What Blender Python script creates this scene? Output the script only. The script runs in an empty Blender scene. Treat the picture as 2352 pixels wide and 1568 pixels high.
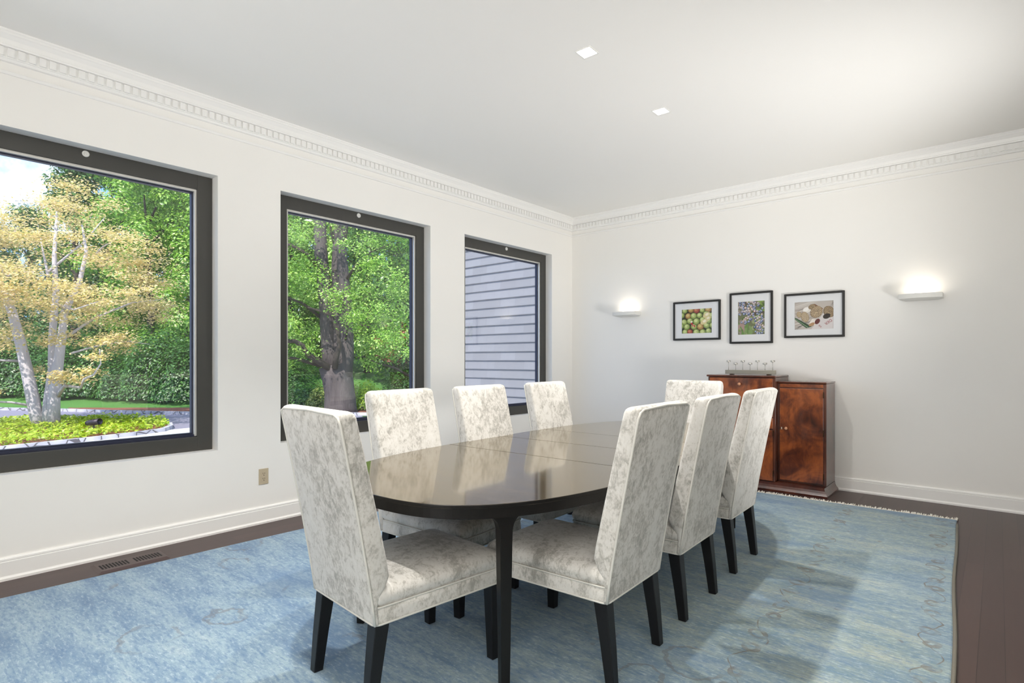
import bpy, bmesh, math, random
import numpy as np
from mathutils import Vector, Matrix

S = 1.14                      # measured room units -> metres
SC = bpy.context.scene
COL = SC.collection
R = math.radians
PI = math.pi

# ------------------------------------------------------------------ helpers
class MB:
    """collects geometry (room units) and links it as ONE mesh object"""
    def __init__(s): s.v = []; s.f = []; s.sm = []; s.c = []
    def add(s, vs, fs, smooth=False, col=None):
        o = len(s.v); s.v += [tuple(p) for p in vs]
        for f in fs:
            s.f.append(tuple(o + i for i in f)); s.sm.append(smooth); s.c.append(col)
        return o
    def box(s, a, b, mat=None):
        x0, y0, z0 = a; x1, y1, z1 = b
        vs = [(x0,y0,z0),(x1,y0,z0),(x1,y1,z0),(x0,y1,z0),(x0,y0,z1),(x1,y0,z1),(x1,y1,z1),(x0,y1,z1)]
        if mat is not None: vs = [mat @ Vector(p) for p in vs]
        s.add(vs, [(0,3,2,1),(4,5,6,7),(0,1,5,4),(1,2,6,5),(2,3,7,6),(3,0,4,7)])
    def loft(s, rings, cap0=True, cap1=True, smooth=True, closed=True):
        n = len(rings[0]); vs = [p for r in rings for p in r]; fs = []
        m = n if closed else n - 1
        for i in range(len(rings) - 1):
            for j in range(m):
                k = (j + 1) % n
                fs.append((i*n+j, i*n+k, (i+1)*n+k, (i+1)*n+j))
        s.add(vs, fs, smooth)
        if cap0: s.add(rings[0], [tuple(range(n-1, -1, -1))], smooth)
        if cap1: s.add(rings[-1], [tuple(range(n))], smooth)
    def tube(s, pts, rad, n=8, caps=True, closed=False):
        pts = [Vector(p) for p in pts]
        if not hasattr(rad, '__len__'): rad = [rad] * len(pts)
        rings = []; up = Vector((0,0,1)); N = len(pts)
        prev = None
        for i, p in enumerate(pts):
            if closed: t = pts[(i+1) % N] - pts[i-1]
            else: t = pts[min(i+1, N-1)] - pts[max(i-1, 0)]
            t.normalize()
            if prev is None:
                a = up.cross(t)
                if a.length < .05: a = Vector((1,0,0)).cross(t)
            else: a = prev - t * prev.dot(t)
            a.normalize(); prev = a; b = t.cross(a)
            rings.append([p + (a*math.cos(2*PI*k/n) + b*math.sin(2*PI*k/n)) * rad[i] for k in range(n)])
        if closed: rings.append(rings[0])
        s.loft(rings, caps and not closed, caps and not closed)
    def cyl(s, c, r0, r1, z0, z1, n=20, smooth=True):
        ring = lambda r, z: [(c[0]+r*math.cos(2*PI*k/n), c[1]+r*math.sin(2*PI*k/n), z) for k in range(n)]
        s.loft([ring(r0, z0), ring(r1, z1)], smooth=smooth)
    def lathe(s, prof, c=(0,0,0), n=20, M=None):
        rings = [[(c[0]+r*math.cos(2*PI*k/n), c[1]+r*math.sin(2*PI*k/n), c[2]+z) for k in range(n)] for r, z in prof]
        if M is not None: rings = [[M @ Vector(p) for p in q] for q in rings]
        s.loft(rings)
    def poly(s, pts, z0, z1):
        n = len(pts)
        vs = [(x, y, z0) for x, y in pts] + [(x, y, z1) for x, y in pts]
        s.add(vs, [tuple(range(n-1,-1,-1)), tuple(range(n, 2*n))] + [(i, (i+1)%n, n+(i+1)%n, n+i) for i in range(n)])
    def build(s, name, mat, parent=None, bevel=0, seg=2, fix=True):
        me = bpy.data.meshes.new(name)
        me.from_pydata([(x*S, y*S, z*S) for x, y, z in s.v], [], s.f)
        me.polygons.foreach_set('use_smooth', s.sm)
        if any(c is not None for c in s.c):
            ca = me.color_attributes.new('tint', 'FLOAT_COLOR', 'CORNER')
            arr = []
            for f, c in zip(s.f, s.c): arr += list(c or (1,1,1)) [:3] + [1] if False else sum([list(c or (1,1,1)) + [1] for _ in f], [])
            ca.data.foreach_set('color', arr)
        if fix:
            bm = bmesh.new(); bm.from_mesh(me)
            bmesh.ops.remove_doubles(bm, verts=bm.verts, dist=1e-6)
            bmesh.ops.recalc_face_normals(bm, faces=bm.faces)
            bm.to_mesh(me); bm.free()
        me.update()
        if mat is not None: me.materials.append(mat)
        o = bpy.data.objects.new(name, me); COL.objects.link(o)
        if parent is not None: o.parent = parent
        if bevel:
            b = o.modifiers.new('bevel', 'BEVEL'); b.width = bevel*S; b.segments = seg; b.limit_method = 'ANGLE'; b.angle_limit = R(40)
            b.harden_normals = False
        return o

def tag(o, label=None, cat=None, group=None, kind=None):
    if label: o['label'] = label
    if cat: o['category'] = cat
    if group: o['group'] = group
    if kind: o['kind'] = kind
    return o
def thing(name, label, cat, loc=(0,0,0), rz=0, group=None, kind=None):
    o = bpy.data.objects.new(name, None); COL.objects.link(o)
    o.empty_display_size = .1
    o.location = Vector(loc)*S; o.rotation_euler = (0,0,rz)
    return tag(o, label, cat, group, kind)
def kids(o): return [c for c in o.children]
def copy_tree(o, parent=None):
    c = o.copy(); COL.objects.link(c)
    if parent is not None: c.parent = parent
    for ch in kids(o): copy_tree(ch, c)
    return c
def lamp(name, typ, loc, energy, parent=None, rot=(0,0,0), color=(1,1,1), size=.1, size_y=None, spread=None, radius=None, spot=None, blend=.3):
    l = bpy.data.lights.new(name, typ); l.energy = energy; l.color = color
    if typ == 'AREA':
        l.size = size*S
        if size_y: l.shape = 'RECTANGLE'; l.size_y = size_y*S
        if spread: l.spread = spread
    if typ in ('POINT','SPOT'): l.shadow_soft_size = (radius or .03)*S
    if typ == 'SPOT': l.spot_size = spot; l.spot_blend = blend
    o = bpy.data.objects.new(name, l); COL.objects.link(o)
    o.location = Vector(loc)*S; o.rotation_euler = rot
    if parent is not None: o.parent = parent
    return o

# ------------------------------------------------------------------ materials
def srgb(r, g, b):
    f = lambda c: (c/255/12.92) if c/255 <= .04045 else ((c/255+.055)/1.055)**2.4
    return (f(r), f(g), f(b), 1)
class NT:
    def __init__(s, name):
        s.m = bpy.data.materials.new(name); s.m.use_nodes = True; s.t = s.m.node_tree; s.t.nodes.clear()
        s.out = s.n('ShaderNodeOutputMaterial')
    def n(s, typ, **kw):
        nd = s.t.nodes.new(typ)
        for k, v in kw.items():
            if k == 'inp':
                for a, b in v.items():
                    if hasattr(b, 'is_output'): s.t.links.new(b, nd.inputs[a])
                    else: nd.inputs[a].default_value = b
            else: setattr(nd, k, v)
        return nd
    def l(s, a, b): s.t.links.new(a, b)
    def coord(s, kind='Object', scale=(1,1,1), rot=(0,0,0), loc=(0,0,0)):
        tc = s.n('ShaderNodeTexCoord')
        return s.n('ShaderNodeMapping', inp={'Vector': tc.outputs[kind], 'Scale': scale, 'Rotation': rot, 'Location': loc}).outputs[0]
    def noise(s, vec, scale, detail=4, rough=.55, dist=0):
        return s.n('ShaderNodeTexNoise', inp={'Vector': vec, 'Scale': scale, 'Detail': detail, 'Roughness': rough, 'Distortion': dist}).outputs['Fac']
    def ramp(s, fac, stops, interp='LINEAR'):
        r = s.n('ShaderNodeValToRGB', inp={'Fac': fac}); cr = r.color_ramp; cr.interpolation = interp
        while len(cr.elements) > 1: cr.elements.remove(cr.elements[-1])
        cr.elements[0].position = stops[0][0]; cr.elements[0].color = stops[0][1]
        for p, c in stops[1:]:
            e = cr.elements.new(p); e.color = c
        return r.outputs['Color']
    def mix(s, fac, a, b, mode='MIX'):
        nd = s.n('ShaderNodeMix', data_type='RGBA', blend_type=mode)
        for k, v in ((0, fac), (6, a), (7, b)):
            if hasattr(v, 'is_output'): s.l(v, nd.inputs[k])
            else: nd.inputs[k].default_value = v
        return nd.outputs[2]
    def math(s, op, a, b=0.0, c=0.0, clamp=False):
        nd = s.n('ShaderNodeMath', operation=op, use_clamp=clamp)
        for i, v in enumerate((a, b, c)):
            if hasattr(v, 'is_output'): s.l(v, nd.inputs[i])
            else: nd.inputs[i].default_value = v
        return nd.outputs[0]
    def bump(s, h, strength=.3, dist=.01):
        return s.n('ShaderNodeBump', inp={'Height': h, 'Strength': strength, 'Distance': dist}).outputs[0]
    def pbsdf(s, **kw):
        b = s.n('ShaderNodeBsdfPrincipled', inp={k.replace('_', ' '): v for k, v in kw.items()})
        s.l(b.outputs[0], s.out.inputs[0]); return b
def plain(name, col, rough=.5, metal=0, bump=None, **kw):
    t = NT(name); args = dict(Base_Color=col, Roughness=rough, Metallic=metal, **kw)
    if bump:
        args['Normal'] = t.bump(t.noise(t.coord(), bump[0], 3), bump[1], .003)
    t.pbsdf(**args); return t.m
def emit(name, col, s):
    t = NT(name); e = t.n('ShaderNodeEmission', inp={'Color': col, 'Strength': s}); t.l(e.outputs[0], t.out.inputs[0]); return t.m
def tinted(name, rough=.6):
    t = NT(name); a = t.n('ShaderNodeVertexColor', layer_name='tint'); t.pbsdf(Base_Color=a.outputs[0], Roughness=rough); return t.m

def wallpaint(name, col, rough=.6):
    t = NT(name); v = t.coord()
    n = t.noise(v, 1.3, 3); c = t.mix(n, tuple(x*.985 for x in col[:3])+(1,), col)
    t.pbsdf(Base_Color=c, Roughness=rough, Normal=t.bump(t.noise(v, 160, 2), .04, .002)); return t.m
M_WALL = wallpaint('wall_paint', (.88,.864,.828,1))
M_CEIL = wallpaint('ceiling_paint', (.88,.866,.834,1), .7)
M_TRIM = wallpaint('trim_paint', (.88,.872,.85,1), .35)

def m_floor():
    t = NT('dark_wood_floor'); v = t.coord(rot=(0,0,R(90)))
    br = t.n('ShaderNodeTexBrick', offset=.37, inp={'Vector': v, 'Scale': 1.0, 'Brick Width': 1.7, 'Row Height': .088, 'Mortar Size': .0012, 'Mortar Smooth': .3,
        'Color1': (0,0,0,1), 'Color2': (1,1,1,1), 'Mortar': (.5,.5,.5,1)})
    g = t.noise(t.coord(scale=(26,2.2,1)), 2.2, 5, .6)
    c = t.mix(br.outputs['Color'], srgb(64,47,44), srgb(78,59,54))
    c = t.mix(t.math('MULTIPLY', g, .55), c, srgb(50,36,34))
    c = t.mix(t.math('MULTIPLY', br.outputs['Fac'], .7), c, srgb(30,22,21))
    t.pbsdf(Base_Color=c, Roughness=.36, Specular_IOR_Level=.32, Normal=t.bump(t.math('SUBTRACT', 1, br.outputs['Fac']), .25, .002)); return t.m
M_FLOOR = m_floor()

def m_rug():
    t = NT('faded_blue_rug'); v = t.coord()
    sx = t.n('ShaderNodeSeparateXYZ', inp={0: v}); X, Y = sx.outputs[0], sx.outputs[1]
    big = t.noise(v, .75, 4, .6, .6)
    streak = t.noise(t.coord(scale=(1.1,4.5,1)), 1.6, 8, .74, .3)
    fine = t.noise(t.coord(scale=(13,44,1)), 1.5, 5, .72)
    weft = t.noise(t.coord(scale=(60,9,1)), 1.5, 4, .7)
    pile = t.noise(v, 210, 3, .7)
    blue = t.ramp(streak, [(.30, srgb(96,126,158)), (.44, srgb(128,157,182)), (.55, srgb(156,182,197)), (.68, srgb(180,199,206))])
    cream = t.ramp(streak, [(.34, srgb(112,142,158)), (.52, srgb(152,170,166)), (.68, srgb(184,190,174))])
    fade = t.math('MULTIPLY', t.n('ShaderNodeMapRange', inp={0: X, 1: 1.9, 2: 3.3, 3: .0, 4: 1.0}).outputs[0],
                  t.n('ShaderNodeMapRange', inp={0: big, 1: .38, 2: .58, 3: .30, 4: 1.0}).outputs[0])
    c = t.mix(fade, blue, cream)
    c = t.mix(t.n('ShaderNodeMapRange', inp={0: fine, 1: .48, 2: .64, 3: 0, 4: .70}).outputs[0], c, srgb(92,130,168))
    c = t.mix(t.n('ShaderNodeMapRange', inp={0: t.noise(t.coord(scale=(17,52,1), loc=(4,9,0)), 1.5, 4, .7), 1: .52, 2: .70, 3: 0, 4: .65}).outputs[0], c, srgb(208,224,232))
    c = t.mix(t.n('ShaderNodeMapRange', inp={0: weft, 1: .53, 2: .70, 3: 0, 4: .35}).outputs[0], c, srgb(98,134,168))
    deep = t.n('ShaderNodeMapRange', inp={0: t.noise(t.coord(scale=(1,2.6,1), loc=(3,1,0)), .95, 5, .62, .5), 1: .54, 2: .70, 3: 0, 4: .62}).outputs[0]
    c = t.mix(deep, c, srgb(92,128,170))
    # faded brown vines running along the borders
    wear = t.n('ShaderNodeMapRange', inp={0: t.noise(v, 7, 3, .7), 1: .40, 2: .56, 3: 0, 4: 1}).outputs[0]
    rowm = t.n('ShaderNodeMapRange', inp={0: X, 1: 2.5, 2: 3.2, 3: .15, 4: 1.0}).outputs[0]
    def vine(x0, slope, amp, k, ph, w):
        cx = t.math('ADD', t.math('MULTIPLY', Y, slope), x0)
        d = t.math('SUBTRACT', X, cx)
        sn = t.math('MULTIPLY', t.math('SINE', t.math('ADD', t.math('MULTIPLY', Y, k), ph)), amp)
        wob = t.math('MULTIPLY', t.math('SUBTRACT', t.noise(v, 5, 2), .5), .07)
        a = t.math('ABSOLUTE', t.math('SUBTRACT', d, t.math('ADD', sn, wob)))
        line = t.math('LESS_THAN', a, w)
        # flower heads at the crests
        ph2 = t.math('PINGPONG', t.math('ADD', Y, ph), .19)
        bl = t.math('SQRT', t.math('ADD', t.math('POWER', t.math('SUBTRACT', d, t.math('MULTIPLY', wob, 1.5)), 2.0), t.math('POWER', t.math('SUBTRACT', ph2, .07), 2.0)))
        ring = t.math('MULTIPLY', t.math('LESS_THAN', t.math('ADD', bl, t.math('MULTIPLY', wob, .5)), .042), t.math('GREATER_THAN', t.math('ADD', bl, wob), .016))
        return t.math('MAXIMUM', line, t.math('MULTIPLY', ring, .8))
    vines = t.math('MAXIMUM', vine(3.92, -.045, .045, 17, .4, .0032), vine(3.30, -.05, .05, 14, 1.7, .0034))
    vines = t.math('MULTIPLY', t.math('MULTIPLY', vines, wear), rowm)
    # scattered worn scrolls and specks
    sc = t.n('ShaderNodeTexVoronoi', feature='F1', inp={'Vector': t.coord(scale=(1,1.15,1)), 'Scale': 2.1, 'Randomness': 1.0})
    dd = t.math('ADD', sc.outputs['Distance'], t.math('MULTIPLY', t.math('SUBTRACT', t.noise(v, 6.5, 3, .7), .5), .32))
    scroll = t.math('MULTIPLY', t.math('MULTIPLY', t.math('GREATER_THAN', dd, .26), t.math('LESS_THAN', dd, .30)),
                    t.n('ShaderNodeMapRange', inp={0: t.noise(t.coord(loc=(7,2,0)), 2.1, 3, .6), 1: .50, 2: .60, 3: 0, 4: .55}).outputs[0])
    sp = t.n('ShaderNodeTexVoronoi', feature='F1', inp={'Vector': v, 'Scale': 7.5, 'Randomness': 1.0})
    spk = t.math('MULTIPLY', t.math('LESS_THAN', t.math('ADD', sp.outputs['Distance'], t.math('MULTIPLY', t.noise(v, 40, 2), .12)), .17),
                 t.math('MULTIPLY', t.math('GREATER_THAN', t.noise(t.coord(loc=(2,5,0)), 2.6, 3), .53), rowm))
    brown = t.math('MAXIMUM', t.math('MAXIMUM', vines, scroll), t.math('MULTIPLY', spk, .6))
    c = t.mix(t.math('MULTIPLY', brown, .72), c, srgb(112,98,76))
    c = t.mix(t.n('ShaderNodeMapRange', inp={0: pile, 1: .35, 2: .7, 3: 0, 4: .30}).outputs[0], c, t.mix(.5, c, srgb(70,105,145)))
    c = t.mix(1.0, c, (.79,.78,.77,1), 'MULTIPLY')
    h = t.math('ADD', t.math('MULTIPLY', pile, .7), t.math('MULTIPLY', t.noise(v, 26, 3), .8))
    t.pbsdf(Base_Color=c, Roughness=.95, Sheen_Weight=.15, Normal=t.bump(h, .35, .006)); return t.m
M_RUG = m_rug()

def m_velvet():
    t = NT('crushed_velvet'); v = t.coord()
    oi = t.n('ShaderNodeObjectInfo')
    vv = t.n('ShaderNodeVectorMath', operation='ADD', inp={0: v, 1: t.n('ShaderNodeCombineXYZ', inp={0: t.math('MULTIPLY', oi.outputs['Random'], 20), 1: 0.0, 2: t.math('MULTIPLY', oi.outputs['Random'], 7)}).outputs[0]}).outputs[0]
    v2 = t.n('ShaderNodeMapping', inp={'Vector': vv, 'Scale': (1.25,1.25,.85)}).outputs[0]
    a = t.noise(vv, 5, 3, .6, .4); b = t.noise(v2, 26, 4, .7, .6); d = t.noise(v2, 85, 4, .7, .3)
    f = t.math('ADD', t.math('MULTIPLY', a, .30), t.math('ADD', t.math('MULTIPLY', b, .42), t.math('MULTIPLY', d, .28)))
    c = t.ramp(f, [(.40, srgb(156,153,146)), (.46, srgb(181,178,171)), (.51, srgb(203,200,194)), (.62, srgb(211,209,204))])
    t.pbsdf(Base_Color=c, Roughness=.75, Sheen_Weight=.35, Sheen_Roughness=.4, Normal=t.bump(f, .28, .006)); return t.m
M_VELVET = m_velvet()
M_PIPE = plain('velvet_piping', srgb(206,204,197), .8)
M_BLACK = plain('black_lacquer_leg', srgb(16,15,17), .38, bump=(60,.05), Specular_IOR_Level=.35)
def m_table():
    t = NT('espresso_table_top'); v = t.coord(scale=(1.6,22,1))
    g = t.noise(v, 3.2, 6, .65, .3)
    c = t.ramp(g, [(.32, srgb(34,28,19)), (.5, srgb(52,43,28)), (.68, srgb(68,56,37))])
    t.pbsdf(Base_Color=c, Roughness=.12, IOR=1.6, Specular_Tint=(1,.74,.36,1), Coat_Weight=.55, Coat_IOR=1.5, Coat_Roughness=.06, Coat_Tint=(1,.94,.80,1), Normal=t.bump(g, .03, .001)); return t.m
M_TABLE = m_table()
M_APRON = plain('espresso_apron', srgb(17,15,13), .36, bump=(40,.04), Specular_IOR_Level=.3)
def m_burl(name, lo, mid, hi):
    t = NT(name); v = t.coord()
    d = t.noise(v, 2.6, 4, .6, 1.6); g = t.noise(t.coord(scale=(1,1,.35)), 14, 5, .65, 1.2)
    f = t.math('ADD', t.math('MULTIPLY', d, .72), t.math('MULTIPLY', g, .28))
    c = t.ramp(f, [(.34, lo), (.46, mid), (.60, hi)])
    t.pbsdf(Base_Color=c, Roughness=.3, Coat_Weight=.7, Coat_Roughness=.06); return t.m
M_BURL = m_burl('burl_veneer', srgb(38,15,8), srgb(98,44,17), srgb(156,82,34))
M_MAHOG = m_burl('mahogany_case', srgb(44,19,12), srgb(74,36,22), srgb(98,52,32))
M_DARKWOOD = m_burl('dark_plinth_wood', srgb(44,20,14), srgb(70,32,22), srgb(88,44,30))
M_KNOB = plain('turned_wood_knob', srgb(196,140,104), .3, bump=(50,.1))
M_BRASS = plain('dark_hinge_metal', srgb(74,56,40), .35, .8)
M_IVORY = plain('ivory_escutcheon', srgb(214,206,190), .4)
M_WINFR = plain('charcoal_window_frame', srgb(66,65,61), .42, bump=(220,.03))
M_BEAD = plain('aluminium_bead', srgb(214,212,206), .38, .35)
M_GASKET = plain('window_gasket', srgb(36,40,62), .5)
M_CHROME = plain('satin_metal', srgb(198,196,190), .28, .9)
M_STEEL = plain('brushed_bar', srgb(168,164,150), .35, .6)
M_WAX = plain('tealight_wax', srgb(236,234,228), .5)
M_SCONCE = plain('sconce_plaster', srgb(226,225,220), .55)
M_TAN = plain('tan_plastic', srgb(190,176,150), .45)
M_SLOT = plain('dark_slot', srgb(38,30,26), .7)
M_REG = plain('painted_register', srgb(74,58,55), .42)
M_REGDARK = plain('register_gap', srgb(14,11,11), .8)
M_FRAMEBLK = plain('black_picture_frame', srgb(30,29,26), .4)
M_MAT = plain('white_mat_board', srgb(226,227,228), .8)
M_PRINT = tinted('printed_photo', .5)
M_FRINGE = plain('cotton_fringe', srgb(226,222,212), .9)
M_SELV = plain('rug_selvedge', srgb(112,108,98), .9, bump=(90,.4))
def m_glass(name, ior=1.5, tint=(1,1,1,1)):
    t = NT(name)
    fr = t.n('ShaderNodeFresnel', inp={'IOR': ior}); tr = t.n('ShaderNodeBsdfTransparent', inp={'Color': tint})
    gl = t.n('ShaderNodeBsdfGlossy', inp={'Color': (1,1,1,1), 'Roughness': .0})
    fac = t.math('MULTIPLY', fr.outputs[0], t.math('SUBTRACT', 1.0, t.n('ShaderNodeNewGeometry').outputs['Backfacing']))
    mx = t.n('ShaderNodeMixShader', inp={0: fac, 1: tr.outputs[0], 2: gl.outputs[0]})
    t.l(mx.outputs[0], t.out.inputs[0]); return t.m
M_GLASS = m_glass('window_glass', 1.8)
M_PICGLASS = m_glass('picture_glass', 1.25)

# ------------------------------------------------------------------ room shell (units)
ZC = 2.735; XR = 5.1; YB = -8.6
TW = .16
WIN = [(-5.287,-3.937), (-3.523,-2.162), (-1.745,-.390)]
WZ0, WZ1, REC = .5245, 2.271, .084
def struct(mb, name, mat, label, cat, bevel=0):
    return tag(mb.build(name, mat, bevel=bevel), label, cat, kind='structure')
m = MB(); m.box((-TW, YB-.15, -.12), (XR+.15, .15, 0)); struct(m, 'floor', M_FLOOR, 'dark brown plank floor of the dining room', 'floor')
m = MB(); m.box((-TW, YB-.15, ZC), (XR+.15, .15, ZC+.2)); struct(m, 'ceiling', M_CEIL, 'plain off-white ceiling above the dining table', 'ceiling')
m = MB()
ys = [YB-.15] + [q for w in WIN for q in w] + [.15]
for i in range(0, len(ys), 2): m.box((-TW, ys[i], 0), (0, ys[i+1], ZC))
for a, b in WIN:
    m.box((-TW, a, 0), (0, b, WZ0)); m.box((-TW, a, WZ1), (0, b, ZC))
struct(m, 'wall_left', M_WALL, 'off-white wall with three large dark framed windows', 'wall')
m = MB(); m.box((0, 0, 0), (XR+.15, .15, ZC)); struct(m, 'wall_back', M_WALL, 'off-white wall behind the wooden cabinet and pictures', 'wall')
m = MB(); m.box((XR, YB, 0), (XR+.15, 0, ZC)); struct(m, 'wall_right', M_WALL, 'off-white side wall outside the picture on the right', 'wall')
m = MB(); m.box((0, YB-.15, 0), (XR, YB, ZC)); struct(m, 'wall_rear', M_WALL, 'off-white wall behind the camera', 'wall')

def profile_run(mb, prof, horiz):
    """extrude a wall profile [(out, z)] along the left (horiz 'y') or back ('x') wall"""
    if horiz == 'y': rings = [[(o, YB, z) for o, z in prof], [(o, -o, z) for o, z in prof]]
    else: rings = [[(o, -o, z) for o, z in prof], [(XR, -o, z) for o, z in prof]]
    mb.loft(rings, True, True, smooth=False)
BASE = [(0,0),(.022,0),(.022,.012),(.016,.018),(.014,.022),(.014,.092),(.011,.094),(.011,.097),(.013,.099),(.012,.107),(.006,.114),(0,.114)]
for nm, h, lb in (('baseboard_left','y','white moulded baseboard under the windows'), ('baseboard_back','x','white moulded baseboard along the wall behind the cabinet')):
    m = MB(); profile_run(m, BASE, h); struct(m, nm, M_TRIM, lb, 'baseboard')
CROWN = [(0,2.588),(.016,2.590),(.019,2.596),(.019,2.602),(.024,2.605),(.024,2.652),(.038,2.655),(.040,2.664),(.036,2.668),(.040,2.690),(.052,2.708),(.056,2.712),(.056,2.722),(.060,2.726),(.060,ZC),(0,ZC)]
STRIP = [(0,2.528),(.008,2.529),(.010,2.533),(.010,2.543),(.006,2.547),(0,2.548)]
for nm, h, lb in (('trim_1','y','white dentil crown moulding above the windows'), ('trim_2','x','white dentil crown moulding above the pictures')):
    m = MB(); profile_run(m, CROWN, h); profile_run(m, STRIP, h)
    if h == 'y':
        y = -.06
        while y > -7.6: m.box((.02, y-.027, 2.609), (.036, y, 2.650)); y -= .0412
    else:
        x = .06
        while x < 4.9: m.box((x, -.036, 2.609), (x+.027, -.02, 2.650)); x += .0412
    struct(m, nm, M_TRIM, lb, 'crown moulding')

FW = .09
for i, (a, b) in enumerate(WIN):
    t = thing('window_%d' % (i+1), ['large charcoal framed window nearest the camera showing the yellow tree', 'charcoal framed window in the middle showing the thick forked trunk',
              'charcoal framed window nearest the corner facing grey shingles'][i], 'window', (0, (a+b)/2, WZ0), kind='structure')
    hw = (b-a)/2; H = WZ1-WZ0
    def ring(mb, x0, x1, o, w0, w1):
        # rectangular ring between insets w0 < w1
        mb.box((x0, -hw+w0, w0), (x1, -hw+w1, H-w0)); mb.box((x0, hw-w1, w0), (x1, hw-w0, H-w0))
        mb.box((x0, -hw+w1, w0), (x1, hw-w1, w1)); mb.box((x0, -hw+w1, H-w1), (x1, hw-w1, H-w0))
    m = MB(); ring(m, -.158, -REC, 0, .001, FW); m.build('window_frame', M_WINFR, t, .002)
    m = MB()
    x0, x1 = -.150, -.0955
    m.box((x0, -hw+FW, H-FW-.014), (x1, hw-FW, H-FW)); m.box((x0, -hw+FW, FW+.003), (x1, -hw+FW+.014, H-FW-.014)); m.box((x0, hw-FW-.014, FW+.003), (x1, hw-FW, H-FW-.014))
    m.build('glazing_bead', M_BEAD, t, .0015)
    m = MB(); ring(m, -.150, -.118, 0, FW+.0145, FW+.0225); m.box((-.150,-hw+FW+.015,FW+.0005),(-.100,hw-FW-.015,FW+.014)); m.build('gasket', M_GASKET, t)
    m = MB(); m.box((-.137, -hw+FW+.012, FW+.010), (-.134, hw-FW-.012, H-FW-.012)); m.build('pane', M_GLASS, t)
    m = MB(); prof = [(.0175,0),(.0175,.004),(.014,.0065),(.009,.0055),(.0075,.001),(.0045,.001),(.004,.004),(.0005,.0045)]
    Mx = Matrix.Translation((-REC, .006, H-.026-.0)) @ Matrix.Rotation(R(90), 4, 'Y')
    m.lathe(prof, n=18, M=Mx); m.build('bolt_cap', M_SCONCE, t)

# ------------------------------------------------------------------ recessed downlights
M_LENS = emit('downlight_glow', (1,.985,.95,1), 14)
def downlight(x, y, label, e):
    t = thing('recessed_downlight', label, 'downlight', (x, y, ZC), R(1), 'square recessed downlights over the table')
    h = .040
    m = MB()
    m.box((-h-.006,-h-.006,-.003),(h+.006,-h,.0)); m.box((-h-.006,h,-.003),(h+.006,h+.006,.0)); m.box((-h-.006,-h,-.003),(-h,h,.0)); m.box((h,-h,-.003),(h+.006,h,.0))
    m.build('trim_ring', M_SCONCE, t)
    m = MB(); m.box((-h,-h,-.002),(h,h,-.0005)); m.build('lens', M_LENS, t)
    lamp('downlight_lamp', 'AREA', (0,0,-.004), e, t, size=.07, color=(1,.97,.92), spread=R(112))
    return t
DL = 16.5
downlight(2.105, -2.904, 'square recessed ceiling light nearer the camera with a glowing lens', DL)
downlight(2.082, -1.986, 'square recessed ceiling light farther from the camera, nearer the pictures', DL)
lamp('downlight_lamp', 'AREA', (2.13, -3.82, ZC-.004), DL, size=.07, color=(1,.97,.92), spread=R(112))  # added lamp out of view without a fixture, brightens the near end
lamp('downlight_lamp', 'AREA', (2.15, -4.74, ZC-.004), DL, size=.07, color=(1,.97,.92), spread=R(112))  # second added ceiling lamp, also unseen and without a fixture

# ------------------------------------------------------------------ wall sconces
def sconce(xc, label):
    t = thing('wall_sconce', label, 'wall lamp', (xc, 0, 1.575), 0, 'curved plaster uplights on the back wall')
    hw, d, bow, H = .138, .118, .034, .036
    def outline(ins, sh=0):
        pts = [(-hw+ins, -.001), (-hw+ins, -d+ins*.6)]
        for k in range(1, 12):
            u = -1+2*k/12; pts.append((u*(hw-ins), -d+ins*.6-bow*(1-u*u)))
        pts += [(hw-ins, -d+ins*.6), (hw-ins, -.001)]
        return pts
    o = outline(0); i_ = outline(.007); b = outline(.035)
    m = MB()
    rings = [[(x, y*.6, -.012) for x, y in b], [(x, y, 0) for x, y in o], [(x, y, H) for x, y in o], [(x, y, H) for x, y in i_], [(x, y, .006) for x, y in i_]]
    m.loft(rings, True, True, smooth=False); m.build('tray', M_SCONCE, t)
    m = MB(); n = 24
    m.tube([(.052*math.cos(PI*k/n), -.06, .022+.052*math.sin(PI*k/n)) for k in range(n+1)], .0016, 6); m.build('bulb_guard', M_SCONCE, t)
    m = MB(); m.tube([(-.035,-.06,.018),(.035,-.06,.018)], .006, 10); m.build('bulb', emit('sconce_bulb', (1,.80,.52,1), 9), t)
    lamp('sconce_lamp', 'AREA', (0,-.058,.034), .48, t, rot=(PI,0,0), size=.16, size_y=.07, color=(1,.92,.80))
    return t
sconce(.747, 'white curved uplight on the wall nearest the corner window')
sconce(3.307, 'white curved uplight on the bare wall right of the cabinet')

# ------------------------------------------------------------------ socket and floor register
t = thing('wall_outlet', 'tan double socket plate low on the wall beneath the windows', 'outlet', (0, -3.643, .314))
m = MB(); m.box((0,-.033,-.053),(.005,.033,.053)); m.build('cover_plate', M_TAN, t, .003)
m = MB(); m.box((.005,-.0165,-.034),(.0068,.0165,.034)); m.build('receptacle', M_TAN, t, .001)
m = MB()
for zc in (.016, -.018):
    m.box((.0066,-.0075,zc),(.0072,-.0050,zc+.010)); m.box((.0066,.0050,zc+.001),(.0072,.0075,zc+.009)); m.cyl((0,0),.003,.003,0,0) if False else m.box((.0066,-.0026,zc-.010),(.0072,.0026,zc-.005))
m.build('contact_slots', M_SLOT, t)

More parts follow.
